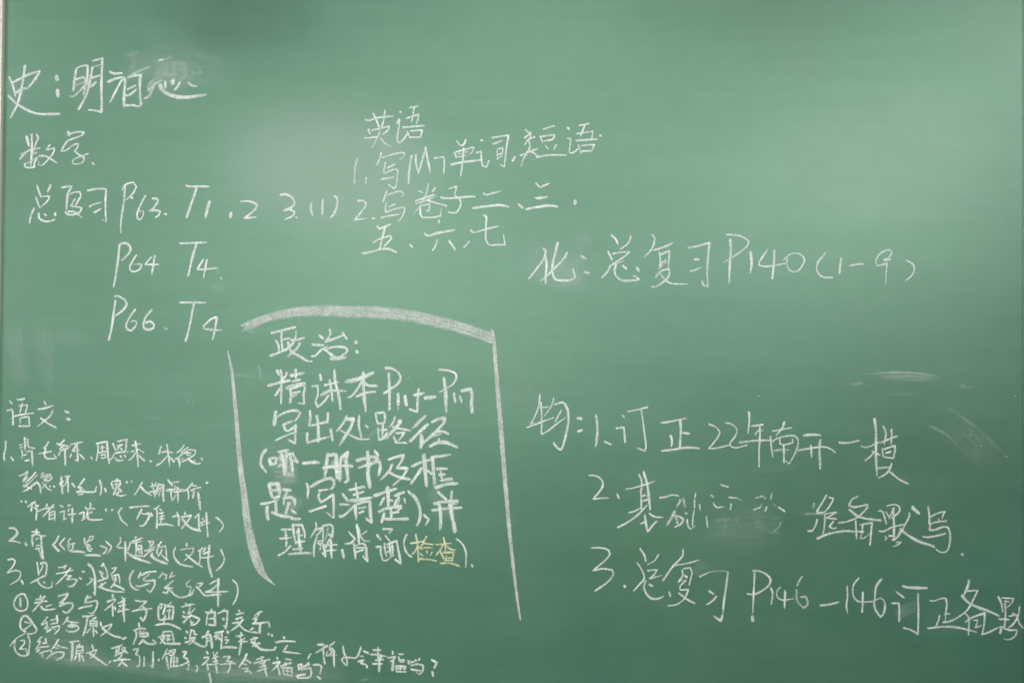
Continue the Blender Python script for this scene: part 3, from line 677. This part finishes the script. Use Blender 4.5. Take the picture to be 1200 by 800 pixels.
C 毛|570,75 545,120 510,150 540,155 520,220 550,268 620,270 665,262 635,225 *1.1|460,212 530,200 605,185
C 泽|670,95 700,110 *1.3|755,50 720,90 690,110|700,110 760,120 825,130 *1.4|705,160 755,105|730,170 800,150|690,230 715,180 770,165 *1.3|765,160 765,240 770,345 *1.4|740,150 790,160
C 东|830,105 900,90 970,75 *1.2|905,85 880,140 850,185 935,172 *1.1|905,110 910,200 915,300 885,285 *1.3|840,215 825,255|940,225 990,275 *1.4
P ，|1070,255 1082,275 *1.2
C 彭|225,472 280,455 320,430 325,415 *1.1|330,440 290,500 270,540 330,490 *.9|420,430 370,490 300,550|285,600 330,560|440,460 380,520 320,580|275,655 340,620 430,550 *1.4|275,580 340,610|420,550 360,600 370,630
C 德|510,435 490,460|475,495 530,465 600,455|520,490 600,480 610,500 560,540|430,540 470,590 480,675 *1.2|470,640 520,590 545,560|510,510 560,520 530,490 ~.8|520,530 575,530|500,555 550,610 605,645 *1.3|585,590 595,600|635,590 640,600 *1.3
C 怀|720,485 725,580 735,680 *1.5|700,560 745,535 *1.2|705,580 740,600|765,480 820,475 ~.9|800,480 775,560 745,590|790,500 800,580 800,665 *1.5|845,560 880,600 *1.4
C 红|990,505 960,550 915,610 960,605 930,645 990,625 *1.1|915,665 960,650 1000,655|920,690 970,685 970,660 1110,660 *1.3
# 100 500 8
C 周|105,155 160,145 210,135 *1.1|120,165 120,230 105,315 *1.3|205,140 210,230 225,340 *1.6|140,195 180,188|160,175 160,235|130,240 190,228|150,265 185,255 190,285|150,290 185,290|225,320 260,280 275,245
C 恩|260,155 285,220 *1.2|305,135 390,115 385,170 378,235 *1.2|300,180 350,165|325,160 300,215|320,190 350,215|285,245 340,235 400,232 *1.1|275,290 310,315 355,308 *1.3|330,270 340,285|370,265 378,280 *1.4
C 来|440,175 520,155|470,135 485,230 498,375 *1.4|475,200 520,220 550,240 ~.9|410,310 440,290 470,245|430,230 460,225|500,265 560,318 *1.3
P ．|610,318 618,324 *1.3
C 朱|710,185 700,220 690,255 *1.1|700,240 760,230 820,240|765,165 780,260 792,370 *1.4|670,358 710,335 770,270 *1.2|790,280 835,325 *1.3
C 德|925,170 900,210 860,240 *1.2|965,190 920,220 900,245|845,300 880,280 940,225|870,290 885,340 885,375 *1.2|930,250 970,215 1030,220 1030,250 980,290 910,325|940,240 990,245|950,260 985,265|920,295 880,310 ~.7|960,290 1000,325 1050,345 1080,335 *1.2|1020,310 1030,318|1090,295 1100,305 *1.6
C 小|105,560 90,605|135,500 152,560 145,635 *1.5|185,575 195,605 *1.3|-80,605 -20,608 60,612 100,600 *1.2
C 鬼|300,485 285,505|245,525 265,580 *1.1|255,510 325,500 325,545 275,575 *1.1|270,540 320,535|295,510 290,570|290,580 265,635 *1.1|310,575 340,595 310,610 295,630 330,645 380,635 *1.4|320,600 345,610
P ＂|388,515 395,522 *1.4|432,508 436,516 *1.2
C 人|535,515 500,580 465,632 *1.2|520,560 560,600 620,640 *1.4
C 物|625,520 645,600 655,665 *1.2|615,560 660,540|600,610 690,590|690,530 670,590 640,620|690,545 735,540 730,620 735,695 *1.3|695,570 660,640|715,560 690,650|660,520 665,560 ~.7
C 评|775,495 815,545 *1.3|820,520 875,512 *1.1|760,595 810,580 805,640 820,685 *1.2|840,550 835,600|790,600 850,580 930,590|865,560 870,630 870,705 *1.3|850,640 815,690 ~.8|830,610 900,600
C 价|1005,525 970,570 920,605 *1.1|960,590 970,640 965,680 *1.2|990,545 1040,550|1080,565 1020,580 990,600 *1.1|1020,600 1010,665 *1.2|1058,615 1070,700 1078,770 *1.8
P ＂|1135,525 1150,520 *1.3
# 0 540 8
P ＂|200,372 206,378 *1.2|242,375 250,384 *1.6
C 作|320,385 290,405 265,425 *1.2|300,400 295,465 *1.2|330,375 345,460 340,550 *1.4|345,425 360,415|330,440 355,440|300,440 345,430 ~.7
C 者|360,468 420,445 505,432 *1.1|445,400 435,430|505,405 450,470 405,518 *1.1|465,480 465,545 *1.1|470,480 515,465 515,555 *1.1|480,505 500,500|480,545 510,530
C 评|565,415 600,430|640,415 665,408|565,478 605,465 600,550 625,530 *1.1|650,445 640,470|680,445 685,480 ~.8|640,500 715,490 *1.1|680,440 680,580 *1.3
C 论|800,430 815,445|848,392 850,430 820,460 *1.1|850,440 890,445|745,492 790,475 785,545 *1.2|820,460 830,490 865,475 ~.9|770,555 830,510|820,480 825,530 860,550 960,545 *1.3
P ＂|992,450 1000,470 *1.2|1048,460 1060,456 *1.2
P （|1145,435 1115,480 1140,550 1195,600 *1.1
# 120 550 8
C 万|260,355 340,345 440,340 *1.5|370,370 350,410 322,465 *1.1|345,400 400,415 460,410 470,430 440,430 430,460 390,520 355,525 *1.2|430,400 450,440
C 唯|535,335 510,360 485,368 *1.1|510,370 515,450 510,545 *1.4|540,370 555,385|530,410 575,400|560,400 555,480 *1.1|540,440 580,430|540,460 580,455|525,515 600,510 670,525 *1.4|550,480 540,510
C 文|655,442 700,430 *1.1|700,400 718,450 715,525 *1.4|775,400 780,415 *1.4|740,445 835,425 810,470 760,530 740,550 *1.1|750,460 790,510 840,550 920,572 *1.7
C 件|905,410 870,450 *.9|905,420 905,500 910,570 *1.2|940,455 945,470|915,500 960,480|920,525 1010,492 *1.1|975,405 980,500 990,625 *1.5|930,495 940,520
P ）|1065,445 1110,480 1135,520 1120,555 1100,580 *1.4
# 0 610 10
N 2|115,85 165,85 200,115 195,165 110,235 170,235 235,255 *1.4
P ．|300,260 315,280 *1.6
C 背|430,95 425,130 410,165 *1.2|375,125 465,130|460,130 410,160|375,175 430,155 490,175 535,170 *1.4|380,195 378,230 390,295 *1.1|485,180 490,300 505,440 *1.6|425,215 450,200|430,290 460,285|420,325 465,320 *1.2|455,330 490,430 ~.8
P 《|690,175 665,230 620,280 690,350 *1.4|760,200 700,270 760,335 *1.2
C 红|830,205 795,240 815,265 790,290 815,290 795,345 *1.1|880,260 830,275|860,275 850,330 815,350|830,360 900,355 990,365 *1.5
C 星|990,205 995,265 *1.4|1050,185 1095,175 1090,210 1040,240 1050,200|1030,230 1010,290|1020,270 1060,290 1045,310|1085,320 1060,330|1020,290 1040,350 1070,350 *1.2|1000,400 1090,398 1180,405 *1.6
N 3|95,455 150,445 180,470 155,530 85,608 170,580 225,585 245,625 210,690 120,745 *1.2
P 、|250,695 275,735 *1.5
C 思|435,485 445,540 455,630 *1.2|480,500 520,485 550,510 540,620 525,650 *1.3|505,520 480,580 460,610|360,725 430,690 520,640 *1.2|440,690 480,750 560,785 610,770 615,710 *1.2|515,715 525,722 *1.3
C 考|690,545 780,530|775,515 755,560|665,615 740,605 820,580 860,578 *1.1|825,550 760,640 660,740 *1.1|780,640 840,640 780,685 870,680 910,690 860,755 805,765 *1.1
P ：|965,590 990,595 *1.3|935,665 955,680 *1.5
C 习|1035,505 1080,545 1110,640 1115,760 1115,870 1095,840 *1.5|1020,745 1060,720 1085,680 1055,665
# 110 610 10
P 》|75,290 150,315 145,350 110,385 *1.1|145,240 210,300 190,340 155,390 *1.2
N 4|310,195 315,240 270,300 310,315 390,310 *1.2|370,245 370,360 372,470 *1.4
C 道|430,250 410,320 385,345 ~.9|490,190 495,200 *1.4|450,240 570,200|450,255 565,235 *1.2 ~.9|500,250 495,400 *1.3|520,290 560,285 565,420 *1.2|515,310 540,380 ~.8 *1.5|500,330 550,330|480,400 550,410|395,365 450,410 550,455 665,490 *1.7
C 题|640,240 700,235 690,280 655,300 *1.2|660,235 670,290|720,300 640,330|600,345 680,340 710,330 *1.2|665,350 585,415 *1.2|680,370 690,400|670,400 740,455 860,500 *1.8|795,240 750,290|770,280 740,350 745,385|770,310 840,290 850,370 860,460 *1.2|800,330 780,380 755,410|800,400 870,465 *1.3
P （|955,315 935,370 960,450 1030,510 1155,535 *1.5
# 200 600 10
C 文|185,365 190,390 *1.7|125,437 190,425 270,415 250,480 160,565 *1.1|180,490 260,560 370,638 *1.4
C 件|375,415 350,440 325,450|345,450 345,530 338,600 *1.3|410,410 380,470 400,460 *1.1|385,490 440,460|355,530 440,525 505,505 *1.1|455,385 445,500 445,600 485,755 *1.5
P ）|590,435 615,490 630,550 600,620 540,678 *1.3
# 100 650 10
C 题|210,95 225,130 255,190 265,265 *1.3|210,100 190,130|170,185 185,230|185,200 215,205 190,240|150,305 220,280 265,260 *1.2|190,240 220,270|165,370 210,340 240,320 *1.3|190,330 200,370|160,370 260,405 350,425 455,430 *1.6|315,155 370,140 330,200 300,215|310,230 330,290|330,240 390,225 405,280 405,325 *1.1|360,250 340,330 300,380|340,275 370,290 ~.8|345,350 400,370 455,400 *1.4
P （|565,185 530,240 525,320 570,390 625,405 *1.4
C 写|650,200 625,265 *1.3|660,235 730,200 830,190 *1.3|750,225 690,270 690,300 740,300 815,290 810,360 760,440 725,405 *1.3|600,355 640,365 750,330 *1.2
C 笔|910,205 865,265|920,230 950,225|960,235 940,285|1020,200 990,265|1010,250 1050,240|1030,300 985,335 ~.9|985,340 930,385 1030,385 *1.2|915,435 960,440 980,400 *1.5|1000,410 1050,465 1120,495 1190,480 1225,455 *1.3
C 祥|320,465 328,490 *1.7|260,545 340,515 355,520 330,560 235,640 *1.2|320,590 325,710 *1.5|345,600 355,640|430,490 445,510|470,505 430,545|385,560 470,530|400,595 470,580|380,665 450,640 515,632 *1.2|390,650 440,560 ~.6|455,530 450,650 460,775 *1.5
C 子|590,530 650,540 720,535 680,580 635,615 *1.1|545,660 640,635 780,625 *1.2|680,610 715,650 710,710 680,770 650,730 *1.4
# 180 660 8
C 记|345,150 305,190 315,215 350,215 335,300 ~.9|335,300 360,270 380,240 ~.8|415,185 465,180 430,215 ~.9|400,215 430,240 470,290 510,300 540,290 *1.3|350,300 370,270
C 本|530,190 580,160 600,150 *1.1|608,140 605,250 605,400 *1.4|600,190 550,240 490,265 *1.1|490,265 600,265 700,258 *1.4|530,295 580,290 630,290 *1.3
P ）|745,155 780,190 790,260 775,330 745,380 *1.3
C 堕|50,400 45,460 50,520 *1.9|60,380 80,375 70,420 *1.2|100,380 140,395 165,360 *1.1|110,400 100,440 90,470 *1.4|130,400 185,400 185,460 175,520 *1.6|150,420 145,510|130,440 160,435|110,480 115,520 ~.8|60,525 110,520 165,510 *1.4|100,500 100,565 *1.1|20,575 90,562 170,570 255,612 *1.5
C 落|265,405 330,385 385,378 *1.2|300,370 315,400|345,375 340,400|280,450 290,460 *1.4|275,490 290,500 *1.4|280,550 320,510 *1.3|345,415 320,470|330,470 365,445 385,420|300,500 360,480 ~.9|345,480 400,500 435,520 400,560 350,575 *1.3|345,520 355,560 370,545|320,510 350,490
C 的|545,425 530,450 490,455 *1.1|510,465 500,520 495,575 *1.3|515,460 575,450 575,520 580,580 *1.5|520,515 560,510|520,570 570,575 *1.3|665,425 640,450 605,465 *1.1|650,445 695,440 690,520 680,610 660,580 *1.5|650,510 660,525 *1.3
C 关|800,435 810,455 *1.2|775,475 845,460|770,520 830,500|740,555 800,545|840,520 790,580 730,625 *1.3|760,555 810,560 *1.1|805,570 850,615 920,640 985,645
C 系|1020,445 980,460 945,490 ~.9|990,455 975,490 930,520 970,510 945,560 *1.1|930,560 1000,555 1080,545 1090,590 *1.4|1000,560 995,650 *1.4|910,620 935,600|940,635 1000,650
P ：|1075,655 1080,662 *1.4|1108,665 1114,675 *1.7
# 0 660 10
N circled1|300,365 270,350 210,375 170,440 175,510 230,550 300,540 325,490 320,420 285,355 *1.4|240,400 242,450 245,500 *1.4
C 老|420,420 480,405 540,380|480,370 470,420|410,460 550,435 550,445 *1.1|530,375 470,460 385,560 *1.2|600,480 540,500 ~.9|485,500 500,525 560,540 660,525 *1.4
C 马|685,380 740,365 800,345 770,400 700,460 *1.2|700,495 750,475 790,460 850,460 855,500 820,550 775,575 735,550 *1.4|710,450 750,450 700,490
C 与|1030,370 1015,400 1070,390 *.9|1015,400 1000,455 1070,445 1130,430 1145,470 1110,560 1070,580 1045,575 *1.3|925,525 990,505 1080,490 *1.2
# 0 710 10
N circled2|300,295 250,260 240,190 270,120 320,115 380,190 435,270 400,315 320,320 *1.4|290,180 340,190 390,190 *.9|390,195 330,240 275,280 *1.1
C 结|560,120 530,160 485,215 540,195 560,175 *1.1|540,180 560,215 530,250|520,260 575,240|560,270 550,300 600,265 *1.2|600,160 680,140 *1.1|668,108 675,170 665,195 *1.3|600,205 670,190 *1.2|610,245 700,225 690,270 640,325 *1.3|630,260 660,270 ~.7
C 合|800,125 760,185 735,210 *1.1|790,170 860,185 930,190 *1.2|860,190 800,230 840,235 920,230 925,260 870,295 810,295 *1.2|830,210 900,220|780,270 785,290 ~.6
C 原|970,115 1040,115 1105,95 *1.2|1025,130 1010,230 975,345 *1.4|1125,125 1080,160|1070,170 1140,170 1135,240 *1.1|1080,200 1120,195|1075,220 1125,220 *1.1|1095,235 1100,350 *1.3|1060,260 1020,305|1120,280 1140,310 *1.1|1060,165 1065,230
# 0 710 10
N circled2|290,320 200,370 120,460 ~.9|180,400 170,460 190,530 250,575 330,570 345,500 350,400 330,335 *1.2 ~.8|240,400 285,395 290,430 230,500 310,495 325,510 *1.1|310,520 325,560 *1.1
C 结|490,355 440,415 475,405 455,450 ~.9 *1.1|470,430 420,500 480,475 ~.9|430,530 470,500 *1.1|500,430 550,425|538,375 540,430 *1.1|480,475 575,465 *1.1|470,545 530,525 600,510 605,550 550,610 *1.2 ~.85|490,545 500,590 ~.4 *1.4
C 合|685,385 655,440 610,500 *1.1|660,440 720,475 790,485 *1.3|640,480 680,490|610,560 670,535 745,535 745,580 665,630 *1.3 ~.9|640,590 690,600 ~.3
C 原|820,415 880,408 925,405 *1.1|850,420 850,520 840,635 *1.5|940,440 900,470|890,490 970,465 970,540 *1.1|900,510 895,560 *1.2|900,520 950,515|900,550 955,545|930,560 935,635 *1.2|895,580 875,620|960,570 985,635 *1.3
C 文|1080,450 1095,500 *1.3|1015,545 1060,535 1135,505 1110,560 1060,605 *1.2|1050,545 1110,590 1190,645 1230,675 1255,680 *1.6
# 100 710 10
C 文|180,185 190,225 *1.4|200,245 260,225 315,205 275,270 200,330 180,345 *1.2|200,250 260,300 340,345 415,362 *1.5
P ，|440,382 480,362 *1.3
C 虎|628,195 635,240 *1.3|570,280 640,255 710,265 *1.1|590,270 600,340 565,440 *1.4|650,255 640,290 ~.9|690,295 625,310 640,310 ~.9|640,320 730,310 740,345 670,350 640,350 *1.3|680,390 635,440 *1.3|690,400 720,430 790,440 835,425 795,395 *1.5
C 妞|920,295 900,350 930,390 ~.9|855,360 935,335|930,350 905,400 880,430 *1.1|920,295 1010,290 1030,350 1040,420 *1.3|950,340 1000,335 950,380 ~.9|960,330 980,390|960,395 1010,385|930,430 1020,435 1110,435 *1.7|880,370 940,440
P ，|300,635 280,665 *1.2
C 娶|310,490 370,475 435,450 *1.3|370,500 360,550 *1.1|400,475 395,540|440,480 475,480 460,510|430,500 500,545 *1.1|345,580 400,550 480,520 *1.1|380,520 420,560 ~.8|430,550 420,590 385,610|335,635 430,620 530,620 *1.2|440,610 420,660 385,700 *1.2|430,650 490,695 *1.4
C 了|565,505 625,495 600,545 590,560 635,580 640,640 625,710 600,700 *1.3 ~.9|690,590 690,700 *1.4 ~.8
C 小|795,530 795,620 795,715 770,695 *1.5|860,615 862,635 *1.3
C 福|960,495 935,550 900,620|940,560 985,545 *1.1|950,590 960,650 975,735 *1.5 ~.9|980,520 1060,500 1040,560 990,570 *1.1|1000,530 1030,540 1050,530|1010,590 1000,710 *1.3|1010,590 1080,600 1080,700 *1.6 ~.8|1040,600 1040,700|1010,645 1075,640|1010,700 1085,695 *1.2
C 子|1140,530 1185,525 1150,590 1190,605 1200,640 *1.2|1105,695 1180,660 1210,645|1200,620 1215,700 1200,745 *1.2 ~.8
# 200 720 10
C 没|185,190 200,205 *1.6|165,265 180,270 *1.5|175,320 210,310 235,290 *1.5|240,170 235,220 225,250 *1.3|245,180 275,180 280,225 305,225 *1.3|220,275 290,260 260,310 215,345 *1.3|230,265 270,310 340,355 400,370 *1.6
C 有|370,260 420,240 440,215|445,185 410,240 370,265 *1.2|420,250 425,310 415,370 *1.3|430,230 465,230 480,300 488,385 *1.6|430,275 460,270|430,300 465,300
C 形|520,210 620,190 *1.1|540,235 510,255 560,260 *1.2|550,230 530,290 *1.2|600,200 600,300 590,395 *1.4|560,270 590,290|665,190 675,210 *1.4|640,265 660,255|635,290 680,290 650,330 *1.1|600,380 680,375 775,382 *1.5|570,215 560,280 ~.7
C 产|825,205 830,225 *1.3|770,250 850,235 *1.2|815,250 825,290|870,270 820,300 *.9|800,310 900,310 *1.2|830,300 820,380 803,465 *1.4
C 恶|940,290 1020,265|950,280 960,330 ~.9|970,260 1000,260 980,320|940,320 1000,320 960,370|965,330 1000,370|1030,325 1050,335 *1.2|1000,340 1040,390 1100,408 1200,408 1220,400 1230,375 *1.6
C 云|1325,260 1335,270 *1.7|1235,320 1320,305 1460,310 *1.4|1370,355 1340,400 1320,430 1420,440 1520,452 *1.4
P ，|300,590 320,620 300,665 ~.8
C 子|140,430 190,430 150,490 200,520 ~.9|110,595 170,570 230,545 *1.1 ~.7|200,540 210,600 205,640 185,630 *1.1 ~.7
C 祥|420,425 440,455 *1.4|390,500 450,490 430,530 370,585 *1.2 ~.9|425,550 440,640 *1.5 ~.8|500,435 515,490 *1.1|550,435 510,490|490,510 560,480|500,545 550,535|450,580 540,570 560,565|525,490 535,590 548,685 *1.4 ~.9|455,685 465,740 480,830 *1.6 ~.9
C 子|620,490 700,480 660,540 ~.9|665,545 710,545 760,570 *1.1|585,580 660,570 760,570 *1.1 ~.9|695,570 695,620 670,668 *1.3 ~.9
C 会|890,455 870,510 805,610 *1.3|870,515 940,560 *1.3|860,575 890,575|835,625 910,620 880,660 ~.9|870,665 920,650 950,690 *1.2
# 200 720 10
C 幸|1010,520 1090,490 *1.1 ~.9|1060,490 1070,530|980,565 1070,540 1160,520 *1.2 ~.9|1050,570 1110,550|1100,540 1080,590 ~.9|1050,610 1120,590|1015,655 1075,640 1130,620 *1.1|1095,560 1110,650 1130,715 *1.5 ~.9
# 310 720 10
C 福|148,495 152,512 *1.4|100,565 180,545 150,590 85,655 *1.3|155,590 180,700 *1.6 ~.7|190,590 200,610|250,512 310,525 *1.5|215,590 250,575 310,560 *1.3|240,555 250,590|215,600 225,700 *1.3 ~.8|230,620 320,615 325,710 *1.5 ~.85|245,650 310,660 ~.8|270,630 275,700 ~.8|230,690 320,710 *1.2 ~.8
C 吗|395,580 405,640 *1.3|400,580 435,575 425,625|430,600 450,620|480,590 520,555 525,580 460,610 *1.2|455,590 460,630|430,640 540,620 550,680 530,725 460,735 390,735 *1.3 ~.9|375,715 430,700 480,692 *1.1
P ？|572,585 640,582 670,600 650,690 *1.2|620,720 655,745 *1.6
P ，|540,455 510,510 *1.4
C 祥|625,345 700,350 *1.3|675,325 680,345|735,360 670,400 600,445 *1.4|690,400 695,500 708,570 *1.5|710,360 740,365|735,430 725,470|820,315 780,350 *1.2|770,350 760,390 800,385|750,410 810,400|725,475 850,465 ~.8|760,465 810,400|815,420 815,520 820,605 *1.5
C 子|920,370 935,450 965,510 970,590 935,570 905,525 925,500 990,495 1070,500 1110,440 1130,375 *1.3
# 400 720 10
C 会|262,422 315,445 *1.6|220,480 255,482|195,545 265,525 230,560 *1.2|230,565 290,580 303,615 *1.3
C 幸|375,410 460,408 *1.2|430,378 430,460 *1.2|345,462 430,465 530,485 *1.4|420,490 480,490 440,515|400,530 490,520 *1.1|370,572 480,570 *1.2|440,490 435,530|445,535 445,665 *1.6
C 福|602,425 602,460 *1.5|550,500 635,490 *1.2|630,500 575,545|610,520 600,645 *1.5|680,458 725,458 *1.5|670,490 690,545|670,530 740,525 730,550 690,550 *1.1|640,590 650,640|650,595 760,600 740,640 *1.2|700,590 690,640|660,620 740,620|645,658 760,665 *1.3
C 吗|780,530 790,575 *1.1|785,540 830,545 805,570|830,560 870,530|870,520 875,540 *1.2|920,505 905,530 *1.3|820,590 900,575 960,590 955,650 915,695 880,670 *1.4|815,635 880,645 940,650 *1.3
P ？|1058,525 1120,555 1090,620 *1.4|1065,665 1080,715 *1.6
'''


def build_notes():
    note, width = None, 2.4
    ox = oy = 0.0
    sc = 1.0
    for line in DATA.strip().splitlines():
        line = line.rstrip()
        if not line:
            continue
        if line[0] == '@':
            _, key, w = line.split()
            note = group('chalk_note', board)
            note['label'] = NOTE_LABELS[key]
            width = float(w)
        elif line[0] == 'w':
            width = float(line.split()[1])
        elif line[0] == '#':
            _, a, b, c = line.split()
            ox, oy, sc = float(a), float(b), float(c)
        else:
            code, rest = line[0], line[2:]
            glyph, rest = rest.split('|', 1)
            ch = Chalk()
            for s in rest.split('|'):
                w, op, pts = width, 0.96, []
                for tok in s.split():
                    if tok[0] == '*':
                        w = width * (1 + (float(tok[1:]) - 1) * 0.8)
                    elif tok[0] == '~':
                        op = 0.96 * float('0' + tok[1:] if tok[1] == '.' else tok[1:])
                    else:
                        q = [float(k) for k in tok.split(',')]
                        pts.append(q)
                P = [(ox + q[0] / sc, oy + q[1] / sc, q[2] if len(q) > 2 else w) for q in pts]
                if code == 'B':
                    P = [(q[0], q[1], q[2] * 0.86) for q in P]
                    ch.stroke(P, w, op, step=1.6, edge_rough=0.30, wob_amp=0.03)
                else:
                    ch.stroke(P, w, op)
            mat = {'Y': M_YELLOW, 'B': M_SIDE}.get(code, M_WHITE)
            o = ch.make(KIND[code], mat, note)
            if code == 'Y':
                o['label'] = 'yellow chalk character among the white ones'


build_notes()

# ------------------------------------------------------------------ smudges of chalk dust


def smudge(path, widths, op, name='dust_smudge', mat=None):
    """A soft patch of dust along a path (photo px), with its width at each point."""
    pts = [(p[0], p[1], w) for p, w in zip(path, widths)]
    P = sample(pts, 6)
    n = len(P)
    v, f, uv, ops = [], [], [], []
    k = smudge.count
    smudge.count += 1
    for i, p in enumerate(P):
        a, b = P[max(i - 1, 0)], P[min(i + 1, n - 1)]
        dx, dy = b[0] - a[0], b[1] - a[1]
        L = math.hypot(dx, dy) or 1
        dx, dy = dx / L, dy / L
        for j in range(5):
            t = j / 4 - .5
            v.append(on_board(p[0] - dy * p[2] * t, p[1] + dx * p[2] * t, 0.00002 + 0.000008 * k))
            uv.append((i / (n - 1), j / 4))
            ops.append(op)
        if i:
            q = 5 * i
            for j in range(4):
                f.append((q - 5 + j, q - 4 + j, q + 1 + j, q + j))
    return link(name, v, f, mat or M_DUST, board, uv, ops, smooth=True)


smudge.count = 0
for path, widths, op in [
    # rubbed heading at the top left
    ([(140, 78), (190, 74), (255, 84), (285, 88)], [44, 64, 50, 24], 0.17),
    ([(150, 70), (157, 100)], [26, 30], 0.20),
    ([(180, 92), (226, 94)], [50, 46], 0.24),
    ([(8, 88), (26, 128)], [36, 40], 0.16),
    ([(86, 96), (112, 96)], [50, 56], 0.18),
    ([(28, 175), (52, 190)], [36, 36], 0.18),
    # wiped streaks above the lower left note
    ([(16, 370), (24, 462)], [34, 24], 0.16),
    ([(48, 372), (58, 465)], [40, 16], 0.14),
    ([(50, 392), (120, 398)], [24, 18], 0.10),
    ([(200, 452), (235, 468)], [18, 12], 0.10),
    # round the english and chemistry notes
    ([(440, 150), (480, 180)], [70, 66], 0.14),
    ([(624, 320), (690, 322)], [44, 52], 0.24),
    ([(660, 333), (684, 324)], [20, 14], 0.20),
    ([(676, 272), (690, 290)], [30, 30], 0.20),
    # politics note
    ([(315, 555), (352, 552)], [36, 44], 0.42),
    ([(332, 590), (352, 600)], [44, 44], 0.34),
    ([(300, 522), (345, 522)], [14, 12], 0.12),
    ([(500, 578), (516, 582)], [34, 30], 0.22),
    ([(505, 598), (545, 604)], [24, 24], 0.14),
    ([(434, 505), (440, 510)], [30, 30], 0.30),
    ([(450, 492), (470, 512)], [40, 34], 0.16),
    ([(304, 425), (306, 448)], [6, 8], 0.35),
    ([(272, 437), (300, 442)], [6, 5], 0.25),
    ([(284, 380), (300, 392)], [10, 12], 0.30),
    # wiped words and arcs on the right
    ([(818, 612), (870, 616), (922, 614)], [60, 78, 64], 0.12),
    ([(870, 606), (925, 622)], [34, 26], 0.08),
    ([(930, 602), (990, 602)], [5, 6], 0.28),
    ([(1020, 437), (1065, 436.5), (1104, 441)], [2.6, 3.4, 3], 0.9),
    ([(1022, 439), (1065, 441), (1106, 444)], [12, 17, 12], 0.34),
    ([(1024, 441.5), (1068, 440.5), (1104, 445)], [2, 2.4, 2], 0.5),
    ([(1010, 439), (1050, 434.5)], [1.6, 2], 0.5),
    ([(994, 451), (1014, 448)], [4, 4], 0.55),
    ([(1030, 462), (1086, 460)], [8, 8], 0.14),
    ([(1120, 452), (1146, 455)], [5, 6], 0.24),
    ([(1084, 498), (1101, 504), (1118, 516)], [3.4, 4.5, 3], 0.55),
    ([(1100, 470), (1150, 506), (1180, 536)], [7, 6, 5], 0.22),
    ([(1110, 490), (1150, 530), (1172, 548)], [50, 50, 30], 0.14),
    ([(812, 662), (828, 672)], [26, 26], 0.14),
    ([(1048, 722), (1078, 706)], [22, 16], 0.30),
    ([(870, 552), (940, 545)], [14, 12], 0.10),
    # dust the writer's hand left behind the lower left lines
    ([(4, 770), (120, 776), (240, 790), (330, 792), (430, 796)], [22, 26, 24, 20, 8], 0.24),
    ([(34, 752), (130, 770)], [50, 44], 0.22),
    ([(205, 772), (330, 785), (420, 790)], [40, 34, 24], 0.24),
    ([(60, 733), (120, 735)], [40, 36], 0.14),
    ([(120, 620), (300, 640)], [30, 30], 0.06),
    ([(420, 796), (436, 795.5)], [4, 4], 0.40),
    ([(590, 455), (640, 470)], [50, 40], 0.08),
    ([(250, 330), (262, 345)], [14, 14], 0.16),
]:
    smudge(path, widths, op)

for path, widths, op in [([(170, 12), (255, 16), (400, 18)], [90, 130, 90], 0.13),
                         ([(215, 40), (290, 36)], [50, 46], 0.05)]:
    smudge(path, widths, op, 'painted_dark_reflection', M_DARK_REFLECTION)  # dark reflection at the top, painted on as a patch

for path, widths, op in [([(230, 185), (380, 195), (540, 225)], [120, 230, 130], 0.17),
                         ([(900, 205), (1060, 185), (1180, 190)], [120, 200, 140], 0.09),
                         ([(150, 84), (200, 86), (240, 92)], [40, 54, 30], 0.08),
                         ([(600, 300), (700, 318)], [70, 70], 0.08)]:
    smudge(path, widths, op, 'dust_smudge', M_HAZE)

# specks of loose chalk
sp = Chalk()
for x, y, r, o in [(1189, 464, 1.2, .5), (889, 464, 1.4, .8), (604, 577, 1, .4), (255, 318, 1.6, .5),
                   (1179, 535, 1.6, .7), (1149, 522, 2, .4), (1137, 509, 2, .3), (590, 795, 1.4, .5),
                   (196, 385, 1.4, .5), (665, 410, 1, .3), (476, 443, 1.6, .6), (479, 442, 1.6, .6),
                   (831, 272, 1.6, .6), (700, 314, 1.6, .4), (1128, 451, 1.5, .6), (606, 314, 1.5, .5),
                   (220, 470, 2, .3), (184, 490, 3, .3), (226, 472, 2, .3)]:
    sp.stroke([(x - .5, y, r), (x + .7, y + .2, r)], r, o)
for _ in range(60):
    x, y = random.uniform(5, 1195), random.uniform(5, 795)
    r = random.uniform(0.5, 1.0)
    sp.stroke([(x - .3, y, r), (x + .4, y + .2, r)], r, random.uniform(.12, .35))
o = sp.make('chalk_specks', M_WHITE, board)
o['kind'] = 'stuff'
